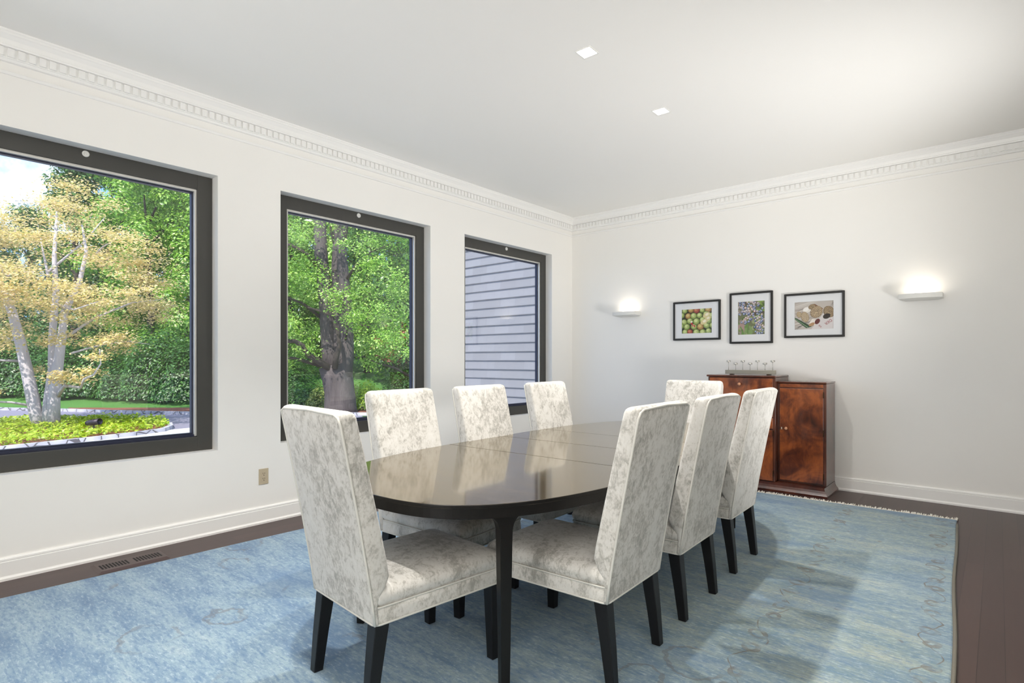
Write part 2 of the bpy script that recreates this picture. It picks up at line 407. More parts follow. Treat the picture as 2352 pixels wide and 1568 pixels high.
t = thing('floor_register', 'brown slotted air vent set in the floor beside the rug', 'floor vent', (.185, -4.462, 0), 0)
m = MB(); m.loft([[(-.085,-.165,0),(.085,-.165,0),(.085,.165,0),(-.085,.165,0)], [(-.072,-.152,.008),(.072,-.152,.008),(.072,.152,.008),(-.072,.152,.008)]], smooth=False); m.build('plate', M_REG, t)
m = MB()
for g in (-1, 1):
    for k in range(9):
        yc = g*.078 + (k-4)*.0145
        m.box((-.036, yc-.0042, .0072), (.040, yc+.0042, .0086))
m.build('grille', M_REGDARK, t)

# ------------------------------------------------------------------ rug
rng = random.Random(5)
def edge(p, q, n, amp):
    out = []
    for k in range(n):
        u = k/n; nx, ny = q[1]-p[1], p[0]-q[0]; L = math.hypot(nx, ny)
        o = amp*(math.sin(u*9+p[0])*.6+math.sin(u*23+p[1])*.4)
        out.append((p[0]+(q[0]-p[0])*u+nx/L*o, p[1]+(q[1]-p[1])*u+ny/L*o))
    return out
FL, FR, NR, NL = (.43,-.64), (3.548,-.535), (3.735,-5.7), (.285,-5.7)
outl = edge(NL, NR, 12, .006) + edge(NR, FR, 40, .008) + edge(FR, FL, 30, .004) + edge(FL, NL, 30, .008)
t = thing('area_rug', 'large faded blue rug with worn brown vines under the table', 'rug', (0,0,0))
m = MB(); n_ = len(outl)
m.loft([[(x, y, .0005) for x, y in outl], [(x, y, .007) for x, y in outl], [(x+(2.0-x)*.004, y+(-3-y)*.004, .010) for x, y in outl]], True, True, smooth=False)
m.build('pile', M_RUG, t)
m = MB(); ed = edge(NR, FR, 40, .008)
m.tube([(x+.006, y, .0075) for x, y in ed], .0075, 7); m.build('selvedge', M_SELV, t)
m = MB()
fe = edge(FR, FL, 30, .004); k = 0
for i in range(620):
    u = i/620*.985; j = min(int(u*30), 29); w = u*30-j
    a = fe[j]; b = fe[j+1] if j+1 < 30 else FL
    x, y = a[0]+(b[0]-a[0])*w, a[1]+(b[1]-a[1])*w
    L = rng.uniform(.016, .046); dx = rng.uniform(-.014, .014)
    m.tube([(x, y-.004, .006), (x+dx*.4, y+L*.5, rng.uniform(.008,.020)), (x+dx, y+L, .003)], [.0034,.0032,.0020], 4)
tag(m.build('fringe', M_FRINGE, t), 'white cotton fringe', kind='stuff')

# ------------------------------------------------------------------ dining chairs
def rrect(hw, y0, y1, r, z, taper=0, n=5):
    pts = []
    for cx, cy, a0 in ((hw-r, y0+r, -90), (hw-r, y1-r, 0), (-hw+r, y1-r, 90), (-hw+r, y0+r, 180)):
        for k in range(n+1):
            a = R(a0+90*k/n); pts.append((cx+r*math.cos(a), cy+r*math.sin(a)))
    out = []
    for x, y in pts:
        u = (y+.265)/.53; out.append((x*(1+taper*u), y, z))
    return out
def back_y(z): 
    tt = max(0, (z-.288)/.657); return -.265-.122*tt**1.12
def make_chair():
    c = thing('dining_chair', 'x', 'chair', group='velvet dining chairs around the table')
    m = MB(); rg = []
    for z, ins in ((.288,.0),(.296,-.001),(.318,.0),(.338,.001),(.342,.006),(.347,.003),(.356,-.002),(.372,-.003),(.386,.002),(.397,.014),(.405,.034),(.411,.065),(.415,.11),(.417,.16)):
        rg.append(rrect(.2045-ins, -.262+ins*.4, .265-ins, min(max(.012, .022+ins*.5), (.2045-ins)*.9), z, .06))
    m.loft(rg, True, True); m.build('seat', M_VELVET, c)
    # backrest: outer shell following the raked rear face
    m = MB(); rg = []
    zs = [.2885,.30,.325,.345,.36,.38,.40,.43,.47,.55,.63,.71,.79,.86,.905,.926]
    def thick(z):
        if z < .335: return .020
        if z < .44:
            u = (z-.335)/.105; u = u*u*(3-2*u); return .020+.060*u
        return .080-.018*(z-.44)/.505
    def hwz(z): return .2060+.001*(z-.288)/.657
    for z in zs:
        y0 = back_y(z); rg.append(rrect(hwz(z), y0, y0+thick(z), min(.016, thick(z)*.45), z))
    for z, ins in ((.936,.003),(.942,.009),(.9455,.018),(.947,.027)):
        y0 = back_y(z); rg.append(rrect(hwz(z)-ins*.7, y0+ins*.9, y0+thick(z)-ins*.9, min(.016-ins*.2, (thick(z)-1.8*ins)*.42), z))
    # crown the top edge slightly
    for r_ in rg[-4:]:
        for i, (x, y, z) in enumerate(r_): r_[i] = (x, y, z+.006*(1-(x/.22)**2))
    m.loft(rg, True, True); m.build('backrest', M_VELVET, c)
    m = MB()
    path = [(-hwz(z)+.003, back_y(z)+.003, z) for z in (.289,.35,.45,.55,.65,.75,.85,.91)]
    path += [(-hwz(.93)+.008, back_y(.932)+.002, .930), (-hwz(.94)+.03, back_y(.938)+.003, .9385), (0, back_y(.94)+.003, .9435)]
    path = path + [(-x, y, z) for x, y, z in reversed(path[:-1])]
    m.tube(path, .0044, 6)
    ring = rrect(.2045, -.262, .265, .022, .3415, .06)
    m.tube(ring, .0030, 6, closed=True)
    ring = rrect(.2055, -.2645, .266, .022, .2895, .06)
    m.tube(ring, .0034, 6, closed=True)
    m.build('piping', M_PIPE, c)
    for sx in (-1, 1):
        for (xt, yt, xb, yb, ht, hb) in ((.176,-.232,.178,-.268,.025,.0165), (.192,.228,.194,.232,.0235,.0165)):
            m = MB()
            sq = lambda x, y, h, z: [(sx*x-h,y-h,z),(sx*x+h,y-h,z),(sx*x+h,y+h,z),(sx*x-h,y+h,z)]
            m.loft([sq(xb,yb,hb,.0112), sq(xb*.55+xt*.45,yb*.6+yt*.4,hb*.55+ht*.45,.14), sq(xt,yt,ht,.300)], smooth=False)
            m.build('leg', M_BLACK, c, .0025)
    return c
A18 = 1.8
chairs = [  # x, y, heading, label
    (2.147,-4.131,-4.9, 'pale velvet dining chair at the near end of the table, its back to the camera'),
    (2.510,-3.619,91.8, 'pale velvet dining chair on the right long side, nearest the camera'),
    (2.490,-3.008,91.8, 'pale velvet dining chair in the middle of the right side, between two others'),
    (2.462,-2.338,91.8, 'pale velvet dining chair on the right side in front of the cabinet door'),
    (1.786,-3.590,-86.5,'pale velvet dining chair across the table against the middle window'),
    (1.766,-2.994,-88.2,'pale velvet dining chair in the middle of the window side, left of the corner window'),
    (1.738,-2.312,-88.2,'pale velvet dining chair on the window side nearest the corner'),
    (2.062,-1.735,181.8,'pale velvet dining chair at the far head of the table beside the cabinet')]
proto = make_chair()
for i, (x, y, a, lb) in enumerate(chairs):
    o = proto if i == 0 else copy_tree(proto)
    o.location = Vector((x, y, 0))*S; o.rotation_euler = (0,0,R(a)); o['label'] = lb

# ------------------------------------------------------------------ dining table
TX, TY, TZ = 2.106, -2.897, .645
TA, TE, TM, TN = .608, 1.287, .117, 2.94
def outline(ly, off=0):
    k = max(0, abs(ly)-TM)/(TE-off)
    return (TA-off)*max(0, 1-k**TN)**(1/TN)
def half_pts(y0, y1, off=0, n=60):
    """closed outline clipped to y0..y1 (local)"""
    ymax = TM+TE-off
    a, b = max(y0, -ymax), min(y1, ymax)
    ts = []
    for k in range(n+1):
        u = k/n
        # dense near the tips
        y = a+(b-a)*u
        if a <= -ymax+1e-6: y = a+(b-a)*(1-math.cos(u*PI/2)) if True else y
        if b >= ymax-1e-6 and a > -ymax+1e-6: y = a+(b-a)*math.sin(u*PI/2)
        ts.append(y)
    rt = [(outline(y, off), y) for y in ts]; lf = [(-x, y) for x, y in reversed(rt)]
    pts = rt+lf; out = []
    for p in pts:
        if not out or math.hypot(p[0]-out[-1][0], p[1]-out[-1][1]) > 1e-5: out.append(p)
    if math.hypot(out[0][0]-out[-1][0], out[0][1]-out[-1][1]) < 1e-5: out.pop()
    return out
t = thing('dining_table', 'long dark oval dining table with a glossy top and square legs', 'table', (TX, TY, 0), R(A18))
G = .0008
def top_part(nm, y0, y1, lab=None):
    m = MB(); p = half_pts(y0, y1, 0); q = half_pts(y0, y1, .005)
    m.poly(p, TZ-.013, TZ); o = m.build(nm, M_TABLE, t, .0028, 3)
    o.data.materials.append(M_APRON)
    for f in o.data.polygons:
        if abs(f.normal.z) < .5: f.material_index = 1
    return o
top_part('tabletop', -2, -.435-G); top_part('leaf', -.435+G, -G); top_part('leaf', G, .432-G); top_part('tabletop', .432+G, 2)
m = MB()
po = half_pts(-2, 0, .010)
full = [p for p in half_pts(-2, 2, .010, 90)]
def closed_outline(off, n=160):
    pts = []
    for k in range(n):
        a = 2*PI*k/n
        cx, sy = math.cos(a), math.sin(a)
        ex = 2/TN
        x = (TA-off)*abs(cx)**ex*(1 if cx >= 0 else -1); y = (TE-off)*abs(sy)**ex*(1 if sy >= 0 else -1)
        y += TM*(1 if sy > 1e-9 else -1 if sy < -1e-9 else 0)
        pts.append((x, y))
    return pts
oa, ia = closed_outline(.011), closed_outline(.036)
zb, zt = .597, TZ-.013
m.loft([[(x,y,zb) for x,y in oa], [(x,y,zt) for x,y in oa], [(x,y,zt) for x,y in ia], [(x,y,zb) for x,y in ia], [(x,y,zb) for x,y in oa]], False, False, smooth=False)
o = m.build('apron', M_APRON, t)
m = MB()
for sx in (-1, 1): m.box((sx*.20-.03, -1.15, .585), (sx*.20+.03, 1.15, TZ-.0135))
m.build('extension_rail', M_APRON, t)
for sx in (-1, 1):
    for sy in (-1, 1):
        lx, ly = sx*.385, sy*1.16
        # tangent of the oval at the leg
        e = .01; y0 = abs(ly); dx = (outline(y0+e)-outline(y0-e))/(2*e)
        tang = Vector((sx*dx, sy*1.0, 0)).normalized(); nor = Vector((tang.y, -tang.x, 0))
        m = MB(); rg = []
        px_ = outline(y0)
        # shift outwards so that the leg's outer face lies on the apron
        base = Vector((lx, ly, 0))
        def rect(ht, hn, z, sh=0): return [tuple(base+tang*a*ht+nor*b*hn+Vector((0,0,z))) for a, b in ((-1,-1),(1,-1),(1,1),(-1,1))]
        for z, h in ((.0112,.0150),(.25,.0180),(.50,.0215)): rg.append(rect(h, h, z))
        for k in range(1, 9):
            z = .535+.062*k/8; u = k/8; w = .0225+.052*(1-math.sqrt(max(0, 1-u*u)))
            rg.append(rect(w, .0215, z))
        m.loft(rg, True, True, smooth=False)
        m.build('leg', M_APRON, t, .002)

# ------------------------------------------------------------------ cabinet on the back wall
t = thing('cabinet', 'burl wood stepped cabinet with round knobs against the back wall', 'cabinet', (2.24, -.02, 0))
X0 = -2.24; YO = .02
def cb(mb, x0, x1, y0, y1, z0, z1): mb.box((x0+X0, y0+YO, z0), (x1+X0, y1+YO, z1))
m = MB(); cb(m, 1.772, 2.344, -.405, -.022, .075, .950); m.build('tall_case', M_MAHOG, t, .004)
m = MB(); cb(m, 2.344, 2.712, -.335, -.022, .075, .905); m.build('low_case', M_MAHOG, t, .004)
m = MB(); cb(m, 1.762, 2.348, -.424, -.022, .951, .968); m.build('cabinet_top', M_MAHOG, t, .006, 3)
m = MB(); cb(m, 2.346, 2.716, -.350, -.022, .906, .920); m.build('cabinet_top', M_MAHOG, t, .005, 3)
m = MB()
prof = [(0.026,.0),(.026,.016),(.022,.022),(.012,.034),(.004,.052),(0,.074)]
rg = []
for o_, z in prof: rg.append([(1.772-o_+X0, -.405-o_+YO, z), (2.712+o_+X0, -.405-o_+YO, z), (2.712+o_*1.0+X0, -.0225+YO, z), (1.772-o_+X0, -.0225+YO, z)])
m.loft(rg, True, True, smooth=False); m.build('plinth', M_DARKWOOD, t)
def knob(par, x, z, y):
    m = MB(); Mx = Matrix.Translation((x+X0, y+YO, z)) @ Matrix.Rotation(R(90), 4, 'X')
    m.lathe([(.005,0),(.0055,.006),(.011,.010),(.0135,.016),(.0125,.022),(.008,.026),(.002,.0275)], n=16, M=Mx); return m.build('knob', M_KNOB, par)
def panel(nm, x0, x1, z0, z1, y):
    m = MB(); cb(m, x0, x1, y-.010, y, z0, z1); return m.build(nm, M_BURL, t, .0025)
d = panel('flap', 1.790, 2.325, .618, .943, -.405); knob(d, 2.055, .890, -.415)
d = panel('drawer', 1.790, 2.325, .520, .610, -.405); knob(d, 2.055, .565, -.415)
d = panel('door', 1.790, 2.325, .082, .508, -.405)
for z in (.125, .46):
    m = MB(); cb(m, 2.326, 2.331, -.420, -.4055, z, z+.045); m.build('hinge', M_BRASS, d)
d = panel('door', 2.362, 2.690, .092, .862, -.335); knob(d, 2.415, .527, -.345)
for z in (.13, .48, .79):
    m = MB(); cb(m, 2.6905, 2.695, -.350, -.3355, z, z+.05); m.build('hinge', M_BRASS, d)
m = MB(); cb(m, 2.373, 2.381, -.3475, -.345, .517, .535); m.build('escutcheon', M_IVORY, d, .001)
m = MB(); cb(m, 2.362, 2.690, -.341, -.3355, .872, .900); m.build('cornice_rail', M_BURL, t, .002)

# ------------------------------------------------------------------ candle holder
t = thing('candle_holder', 'metal bar holder with seven small cups on stems on the cabinet', 'candle holder', (2.079, -.22, .968))
m = MB(); m.box((-.214,-.024,.006),(.214,.024,.041)); m.build('base_bar', M_STEEL, t, .002)
for sx in (-.16, .16):
    m = MB(); m.box((sx-.015,-.02,.0005),(sx+.015,.02,.006)); m.build('foot', M_BRASS, t)
for k in range(7):
    x = -.191+k*.0637; h = .112 if k % 2 == 0 else .090
    m = MB(); m.tube([(x,0,.040),(x,0,h)], .0022, 8); m.build('stem', M_CHROME, t)
    m = MB(); m.lathe([(.004,0),(.0175,.002),(.0182,.004),(.0182,.016),(.0165,.016),(.0162,.010),(.001,.0095)], (x,0,h), 18); cu = m.build('cup', M_CHROME, t)

# ------------------------------------------------------------------ framed pictures
def ell(mb, x, z, rx, rz, rot, lay, stops, n=18):
    """printed disc made of rings; stops = [(radius fraction, colour)] from the rim inwards, offset of each ring's centre"""
    cs, sn = math.cos(rot), math.sin(rot); prev = None
    for j, (fr, c, ox, oz) in enumerate(stops):
        pts = []
        for k in range(n):
            a = 2*PI*k/n; u, w = rx*fr*math.cos(a), rz*fr*math.sin(a)
            pts.append((x+u*cs-w*sn+ox*rx, lay-.000004*j, z+u*sn+w*cs+oz*rz))
        mb.add(pts, [tuple(range(n))], False, c)
def L3(r, g, b): return srgb(r, g, b)[:3]
def clipquad(mb, x0, x1, z0, z1, y, c): mb.add([(x0,y,z0),(x1,y,z0),(x1,y,z1),(x0,y,z1)], [(0,1,2,3)], False, c)
def picture(label, x0, x1, z0, z1, ix0, ix1, iz0, iz1, art):
    xc, zc = (x0+x1)/2, (z0+z1)/2
    t = thing('picture_frame', label, 'picture', (xc, 0, zc), 0, 'black framed fruit pictures on the back wall')
    w, h = (x1-x0)/2, (z1-z0)/2; b = .0175; d = .022
    m = MB()
    m.box((-w,-d,-h),(-w+b,-.001,h)); m.box((w-b,-d,-h),(w,-.001,h)); m.box((-w+b,-d,-h),(w-b,-.001,-h+b)); m.box((-w+b,-d,h-b),(w-b,-.001,h))
    m.build('frame', M_FRAMEBLK, t, .0015)
    iw, ih = (ix1-ix0)/2, (iz1-iz0)/2; cx, cz = (ix0+ix1)/2-xc, (iz0+iz1)/2-zc
    m = MB()
    y0, y1 = -.011, -.008
    m.box((-w+b,y0,-h+b),(cx-iw,y1,h-b)); m.box((cx+iw,y0,-h+b),(w-b,y1,h-b)); m.box((cx-iw,y0,-h+b),(cx+iw,y1,cz-ih)); m.box((cx-iw,y0,cz+ih),(cx+iw,y1,h-b))
    m.build('mat', M_MAT, t)
    m = MB(); art(m, iw, ih)
    m.v = [(x+cx, y, z+cz) for x, y, z in m.v]
    m.build('print', M_PRINT, t, fix=False)
    m = MB(); m.box((-w+b,-.0135,-h+b),(w-b,-.0125,h-b)); m.build('glass', M_PICGLASS, t)
    return t, cx, cz, iw, ih
def clip(pts, w, h):
    """Sutherland-Hodgman against the print rectangle"""
    def cut(P, ax, lim, sgn):
        out = []
        for i in range(len(P)):
            a, b = P[i-1], P[i]; ia, ib = sgn*a[ax] <= lim, sgn*b[ax] <= lim
            if ia != ib:
                u = (sgn*lim-a[ax])/(b[ax]-a[ax]); out.append(tuple(a[k]+(b[k]-a[k])*u for k in range(3)))
            if ib: out.append(b)
        return out
    for ax, lim in ((0, w), (2, h)):
        for sg in (1, -1):
            if len(pts) >= 3: pts = cut(pts, ax, lim, sg)
    return pts
class Art:
    """ink layers on a print, each a hair in front of the last, clipped to the sheet"""
    def __init__(s, mb, w, h, y=-.0060): s.m, s.w, s.h, s.y = mb, w, h, y
    def poly(s, pts, c):
        s.y -= .0000022
        p = clip([(x, s.y, z) for x, z in pts], s.w, s.h)
        if len(p) >= 3: s.m.add(p, [tuple(range(len(p)))], False, c)
    def disc(s, x, z, rx, rz, c, rot=0, n=16):
        cs, sn = math.cos(rot), math.sin(rot)
        s.poly([(x+rx*math.cos(2*PI*k/n)*cs-rz*math.sin(2*PI*k/n)*sn, z+rx*math.cos(2*PI*k/n)*sn+rz*math.sin(2*PI*k/n)*cs) for k in range(n)], c)
    def ball(s, x, z, r, rim, mid, hi, asp=1.0, rot=0):
        s.disc(x, z, r, r*asp, rim, rot); s.disc(x-.08*r, z+.10*r, r*.80, r*asp*.80, mid, rot); s.disc(x-.16*r, z+.24*r, r*.50, r*asp*.46, hi, rot)
def art_apples(m, w, h):
    a = Art(m, w, h); g = random.Random(6)
    a.poly([(-w,-h),(w,-h),(w,h),(-w,h)], L3(48,46,30))
    px = []
    for j in range(-4, 5):
        for i in range(-5, 6): px.append((i*.062+(.031 if j % 2 else 0)+g.uniform(-.008,.008), j*.054+g.uniform(-.008,.008)))
    g.shuffle(px)
    for x, z in px:
        r = g.uniform(.029, .036); k = g.random()
        if k < .70: c = (L3(108,126,62), L3(160,178,100), L3(204,214,150))
        elif k < .91: c = (L3(120,92,48), L3(176,140,84), L3(204,186,122))
        else: c = (L3(118,46,40), L3(168,84,66), L3(196,132,98))
        a.ball(x, z, r, *c, asp=g.uniform(.88,1.02), rot=g.uniform(-.5,.5))
        if g.random() < .5: a.disc(x+.1*r, z+.2*r, r*.10, r*.09, L3(52,46,24))
    for x, z, r in ((.10,.055,.030), (.112,.020,.026), (.075,-.010,.030)):
        a.disc(x, z, r*1.3, r*.8, L3(216,204,150), .5); a.disc(x+.004, z+.006, r*.6, r*.4, L3(238,232,206), .5)
    for k in range(7): a.disc(-.045+g.uniform(-.02,.03), -.030+g.uniform(-.02,.02), g.uniform(.006,.014), g.uniform(.004,.009), L3(186,60,70), g.uniform(0,3))
    a.disc(-.052, -.006, .012, .007, L3(240,236,226), .4)
def art_berries(m, w, h):
    a = Art(m, w, h); g = random.Random(11)
    a.poly([(-w,-h),(w,-h),(w,h),(-w,h)], L3(110,116,80))
    for k in range(60): a.disc(g.uniform(-w,w), g.uniform(-h,h), g.uniform(.014,.034), g.uniform(.010,.022), [L3(120,138,78), L3(150,160,116), L3(92,84,62), L3(82,104,50), L3(150,138,126)][k % 5], g.uniform(0,3))
    for k in range(14): a.disc(g.uniform(-w,.0), g.uniform(-h,-h*.45), .012, .040, [L3(104,138,72), L3(126,152,94), L3(170,142,132)][k % 3], g.uniform(-.6,.6))
    for k in range(9): a.disc(g.uniform(-w,w), g.uniform(-h*.2,h), .007, .030, L3(126,156,70), g.uniform(0,3))
    for k in range(210):
        if k < 140: x, z = g.gauss(-.015, .055), g.gauss(.075, .045)
        elif k < 192: x, z = g.gauss(.075, .026), g.gauss(-.085, .045)
        else: x, z = g.gauss(-.055, .02), g.gauss(-.035, .016)
        r = g.uniform(.0088, .0125)
        c = [(L3(52,60,92), L3(96,110,152), L3(162,176,206)), (L3(120,108,112), L3(186,176,178), L3(222,216,214)), (L3(140,112,106), L3(204,184,172), L3(232,220,210)), (L3(66,76,110), L3(124,138,172), L3(190,200,220))][g.choice((0,1,1,2,3,3))]
        a.ball(x, z, r, *c)
        if g.random() < .45: a.disc(x+.2*r, z-.1*r, r*.26, r*.24, L3(44,44,58))
    a.poly([(.02,.006),(.06,.020),(.078,.034),(.070,.020),(.045,.004)], L3(196,206,180))
def art_morels(m, w, h):
    a = Art(m, w, h); g = random.Random(21)
    a.poly([(-w,-h),(w,-h),(w,h),(-w,h)], L3(188,180,172))
    for k in range(30):
        z = g.uniform(-h, h); a.poly([(-w,z),(w*g.uniform(-.3,.6),z+.05),(w*g.uniform(-.3,.6),z+.056),(-w,z+.008)], [L3(204,198,190), L3(172,162,154), L3(196,188,180)][k % 3])
    a.poly([(-.02,-h),(w,-h),(w,.06),(.07,.01)], L3(214,208,206))
    a.poly([(-w,-.012),(-w,-.03),(-.06,-.11),(-.015,-.098),(-.09,-.05)], L3(52,76,52))
    a.poly([(-w,-.022),(-w,-.026),(-.05,-.105),(-.045,-.10)], L3(128,160,120))
    def morel(x, z, rx, rz, rot, cols, n):
        a.disc(x, z, rx*1.05, rz*1.03, L3(60,46,36), rot, 24); a.disc(x, z, rx, rz, cols[0], rot, 24)
        cs, sn = math.cos(rot), math.sin(rot)
        for k in range(n):
            q = math.sqrt((k+.5)/n)*.94; ph = k*2.39996
            u, v = rx*q*math.cos(ph), rz*q*math.sin(ph); s_ = rx*.14*(1.15-.4*q)
            X, Z = x+u*cs-v*sn, z+u*sn+v*cs
            a.disc(X, Z, s_*1.5, s_*1.05, cols[1], rot+g.uniform(-.6,.6), 8); a.disc(X-.0006, Z-.0008, s_*1.0, s_*.66, cols[2], rot+g.uniform(-.6,.6), 8)
    dk = (L3(120,96,70), L3(196,172,134), L3(54,40,30)); md = (L3(150,124,90), L3(214,192,156), L3(78,58,42)); lt = (L3(168,146,112), L3(220,204,174), L3(110,86,62))
    a.disc(-.055, .05, .034, .026, L3(222,216,208), .3); a.disc(-.062, .054, .022, .016, L3(238,234,228), .3)
    morel(-.010, .075, .032, .022, .3, dk, 26); a.disc(.025, .055, .030, .022, L3(196,176,156), .8)
    a.poly([(.0,.10),(.045,.075),(.075,.052),(.055,.045),(.02,.07)], L3(120,84,58))
    morel(-.118, .012, .020, .026, .2, lt, 24)
    morel(.020, .028, .044, .052, -.55, md, 62); morel(-.070, -.012, .030, .046, .25, lt, 46); morel(.118, .025, .040, .050, .5, dk, 50)
    a.disc(.10, -.012, .030, .022, L3(46,36,30), .4)
    a.poly([(-.035,-.062),(-.01,-.030),(.028,-.042),(.008,-.085),(-.03,-.09)], L3(232,224,214)); a.disc(-.016, -.078, .026, .013, L3(176,138,100), .45)
    a.disc(.028, -.055, .018, .026, L3(96,40,36), -.6)
    return a
picture('black framed picture of green apples, leftmost of the three', 1.257, 1.737, 1.297, 1.682, 1.345, 1.650, 1.365, 1.604, art_apples)
picture('tall black framed picture of blueberries in the middle', 1.825, 2.212, 1.254, 1.730, 1.901, 2.140, 1.337, 1.644, art_berries)
tp, cx, cz, iw, ih = picture('widest black framed picture with brown morels, nearest the right uplight', 2.309, 2.783, 1.296, 1.685, 2.394, 2.699, 1.368, 1.608, art_morels)
M_RED = plain('red_print_ink', srgb(150,52,58), .6); M_GREYINK = plain('grey_print_ink', srgb(110,106,104), .6)
def letters(txt, x, z, size, ang, mat, mirror=1):
    cu = bpy.data.curves.new('txt', 'FONT'); cu.body = txt; cu.size = size*S; cu.align_x = 'CENTER'; cu.align_y = 'CENTER'
    tmp = bpy.data.objects.new('tmp', cu); COL.objects.link(tmp)
    dg = bpy.context.evaluated_depsgraph_get(); me = bpy.data.meshes.new_from_object(tmp.evaluated_get(dg))
    bpy.data.objects.remove(tmp); bpy.data.curves.remove(cu)
    me.name = 'lettering'; me.materials.clear(); me.materials.append(mat)
    o = bpy.data.objects.new('lettering', me); COL.objects.link(o); o.parent = tp
    o.location = Vector((cx+x, -.0071, cz+z))*S; o.rotation_euler = (R(90), R(-ang), 0)
    return o
letters('DER', .112, -.062, .034, 215, M_RED); letters('S', .048, -.095, .036, 215, M_RED)
letters('OWL', -.125, -.108, .022, 35, M_GREYINK); letters('LEM', .142, .088, .020, 50, M_GREYINK)

# ------------------------------------------------------------------ outdoors
GZ = -.4
def m_leaf(name, stops, trans=.46, scale=.6):
    t = NT(name)
    g = t.n('ShaderNodeNewGeometry'); nz = t.noise(t.coord(), scale, 3)
    f = t.math('ADD', t.math('MULTIPLY', g.outputs['Random Per Island'], .6), t.math('MULTIPLY', nz, .4))
    c = t.ramp(f, stops)
    d = t.n('ShaderNodeBsdfDiffuse', inp={'Color': c}); tr = t.n('ShaderNodeBsdfTranslucent', inp={'Color': c})
    gl = t.n('ShaderNodeBsdfGlossy', inp={'Color': (1,1,1,1), 'Roughness': .42})
    a = t.n('ShaderNodeMixShader', inp={0: trans, 1: d.outputs[0], 2: tr.outputs[0]})
    b = t.n('ShaderNodeMixShader', inp={0: .05, 1: a.outputs[0], 2: gl.outputs[0]})
    t.l(b.outputs[0], t.out.inputs[0]); return t.m
M_LF_GREEN = m_leaf('maple_leaves', [(.15, srgb(72,124,30)), (.42, srgb(132,184,56)), (.66, srgb(180,216,92)), (.88, srgb(222,238,156))])
M_LF_DEEP = m_leaf('deep_green_leaves', [(.15, srgb(34,78,26)), (.5, srgb(66,120,42)), (.85, srgb(112,164,66))])
M_LF_GOLD = m_leaf('bronze_yellow_leaves', [(.12, srgb(168,158,78)), (.34, srgb(222,206,126)), (.55, srgb(238,220,158)), (.75, srgb(240,214,176)), (.9, srgb(206,210,116))])
M_LF_LIME = m_leaf('lime_groundcover_leaves', [(.15, srgb(112,150,22)), (.5, srgb(176,206,40)), (.85, srgb(222,238,92))])
M_LF_RED = m_leaf('red_maple_leaves', [(.2, srgb(128,40,30)), (.6, srgb(186,78,50)), (.9, srgb(210,120,70))])
M_LF_SHRUB = m_leaf('azalea_leaves', [(.2, srgb(84,112,40)), (.55, srgb(156,176,80)), (.9, srgb(206,204,124))])
def m_bark(name, a, b, sc=6):
    t = NT(name); v = t.coord(scale=(1,1,.18)); n = t.noise(v, sc*3, 5, .7); 
    t.pbsdf(Base_Color=t.mix(n, a, b), Roughness=.9, Normal=t.bump(n, .8, .03)); return t.m
M_BARK = m_bark('furrowed_bark', srgb(40,34,34), srgb(112,102,102), 4)
M_PALEBARK = m_bark('pale_grey_bark', srgb(168,160,164), srgb(218,210,214), 3)
M_DARKBARK = m_bark('dark_branch_bark', srgb(44,38,34), srgb(84,74,66))
def m_grass():
    t = NT('lawn_grass'); v = t.coord()
    c = t.mix(t.noise(v, .35, 4), srgb(62,112,48), srgb(104,154,66)); c = t.mix(t.noise(v, 14, 4, .7), c, srgb(70,120,40))
    t.pbsdf(Base_Color=c, Roughness=.95, Normal=t.bump(t.noise(v, 30, 3), .6, .05)); return t.m
M_GRASS = m_grass()
M_ASPHALT = plain('blue_grey_asphalt', srgb(132,128,146), .9, bump=(60,.3))
M_CONC = plain('pale_concrete_drive', srgb(206,202,200), .9, bump=(40,.2))
def m_blocks():
    t = NT('granite_block_curb'); v = t.coord(); vo = t.n('ShaderNodeTexVoronoi', feature='DISTANCE_TO_EDGE', inp={'Vector': v, 'Scale': 3.2})
    vc = t.n('ShaderNodeTexVoronoi', inp={'Vector': v, 'Scale': 3.2})
    c = t.mix(t.math('MULTIPLY', vc.outputs['Distance'], .9), srgb(204,202,210), srgb(150,148,158)); c = t.mix(t.math('LESS_THAN', vo.outputs[0], .035), c, srgb(96,92,96))
    t.pbsdf(Base_Color=c, Roughness=.85, Normal=t.bump(vo.outputs[0], .5, .03)); return t.m
M_BLOCK = m_blocks()
M_MULCH = plain('red_brown_mulch', srgb(128,76,58), .95, bump=(30,.8))
M_SPOT = plain('dark_bronze_metal', srgb(58,50,60), .45, .5)
def m_shingle():
    t = NT('grey_cedar_shingles'); v = t.coord(rot=(R(90),0,0))
    br = t.n('ShaderNodeTexBrick', offset=.43, inp={'Vector': v, 'Scale': 1.0, 'Brick Width': .34, 'Row Height': .1375*S, 'Mortar Size': .0016, 'Color1': (0,0,0,1), 'Color2': (1,1,1,1), 'Mortar': (0,0,0,1)})
    g = t.noise(t.coord(scale=(30,1,3)), 2, 4, .6)
    c = t.mix(br.outputs['Color'], srgb(128,128,133), srgb(140,140,146)); c = t.mix(t.math('MULTIPLY', g, .35), c, srgb(112,110,114))
    c = t.mix(t.math('MULTIPLY', br.outputs['Fac'], .35), c, srgb(90,88,96))
    t.pbsdf(Base_Color=c, Roughness=.85, Normal=t.bump(g, .15, .004)); return t.m
M_SHING = m_shingle()

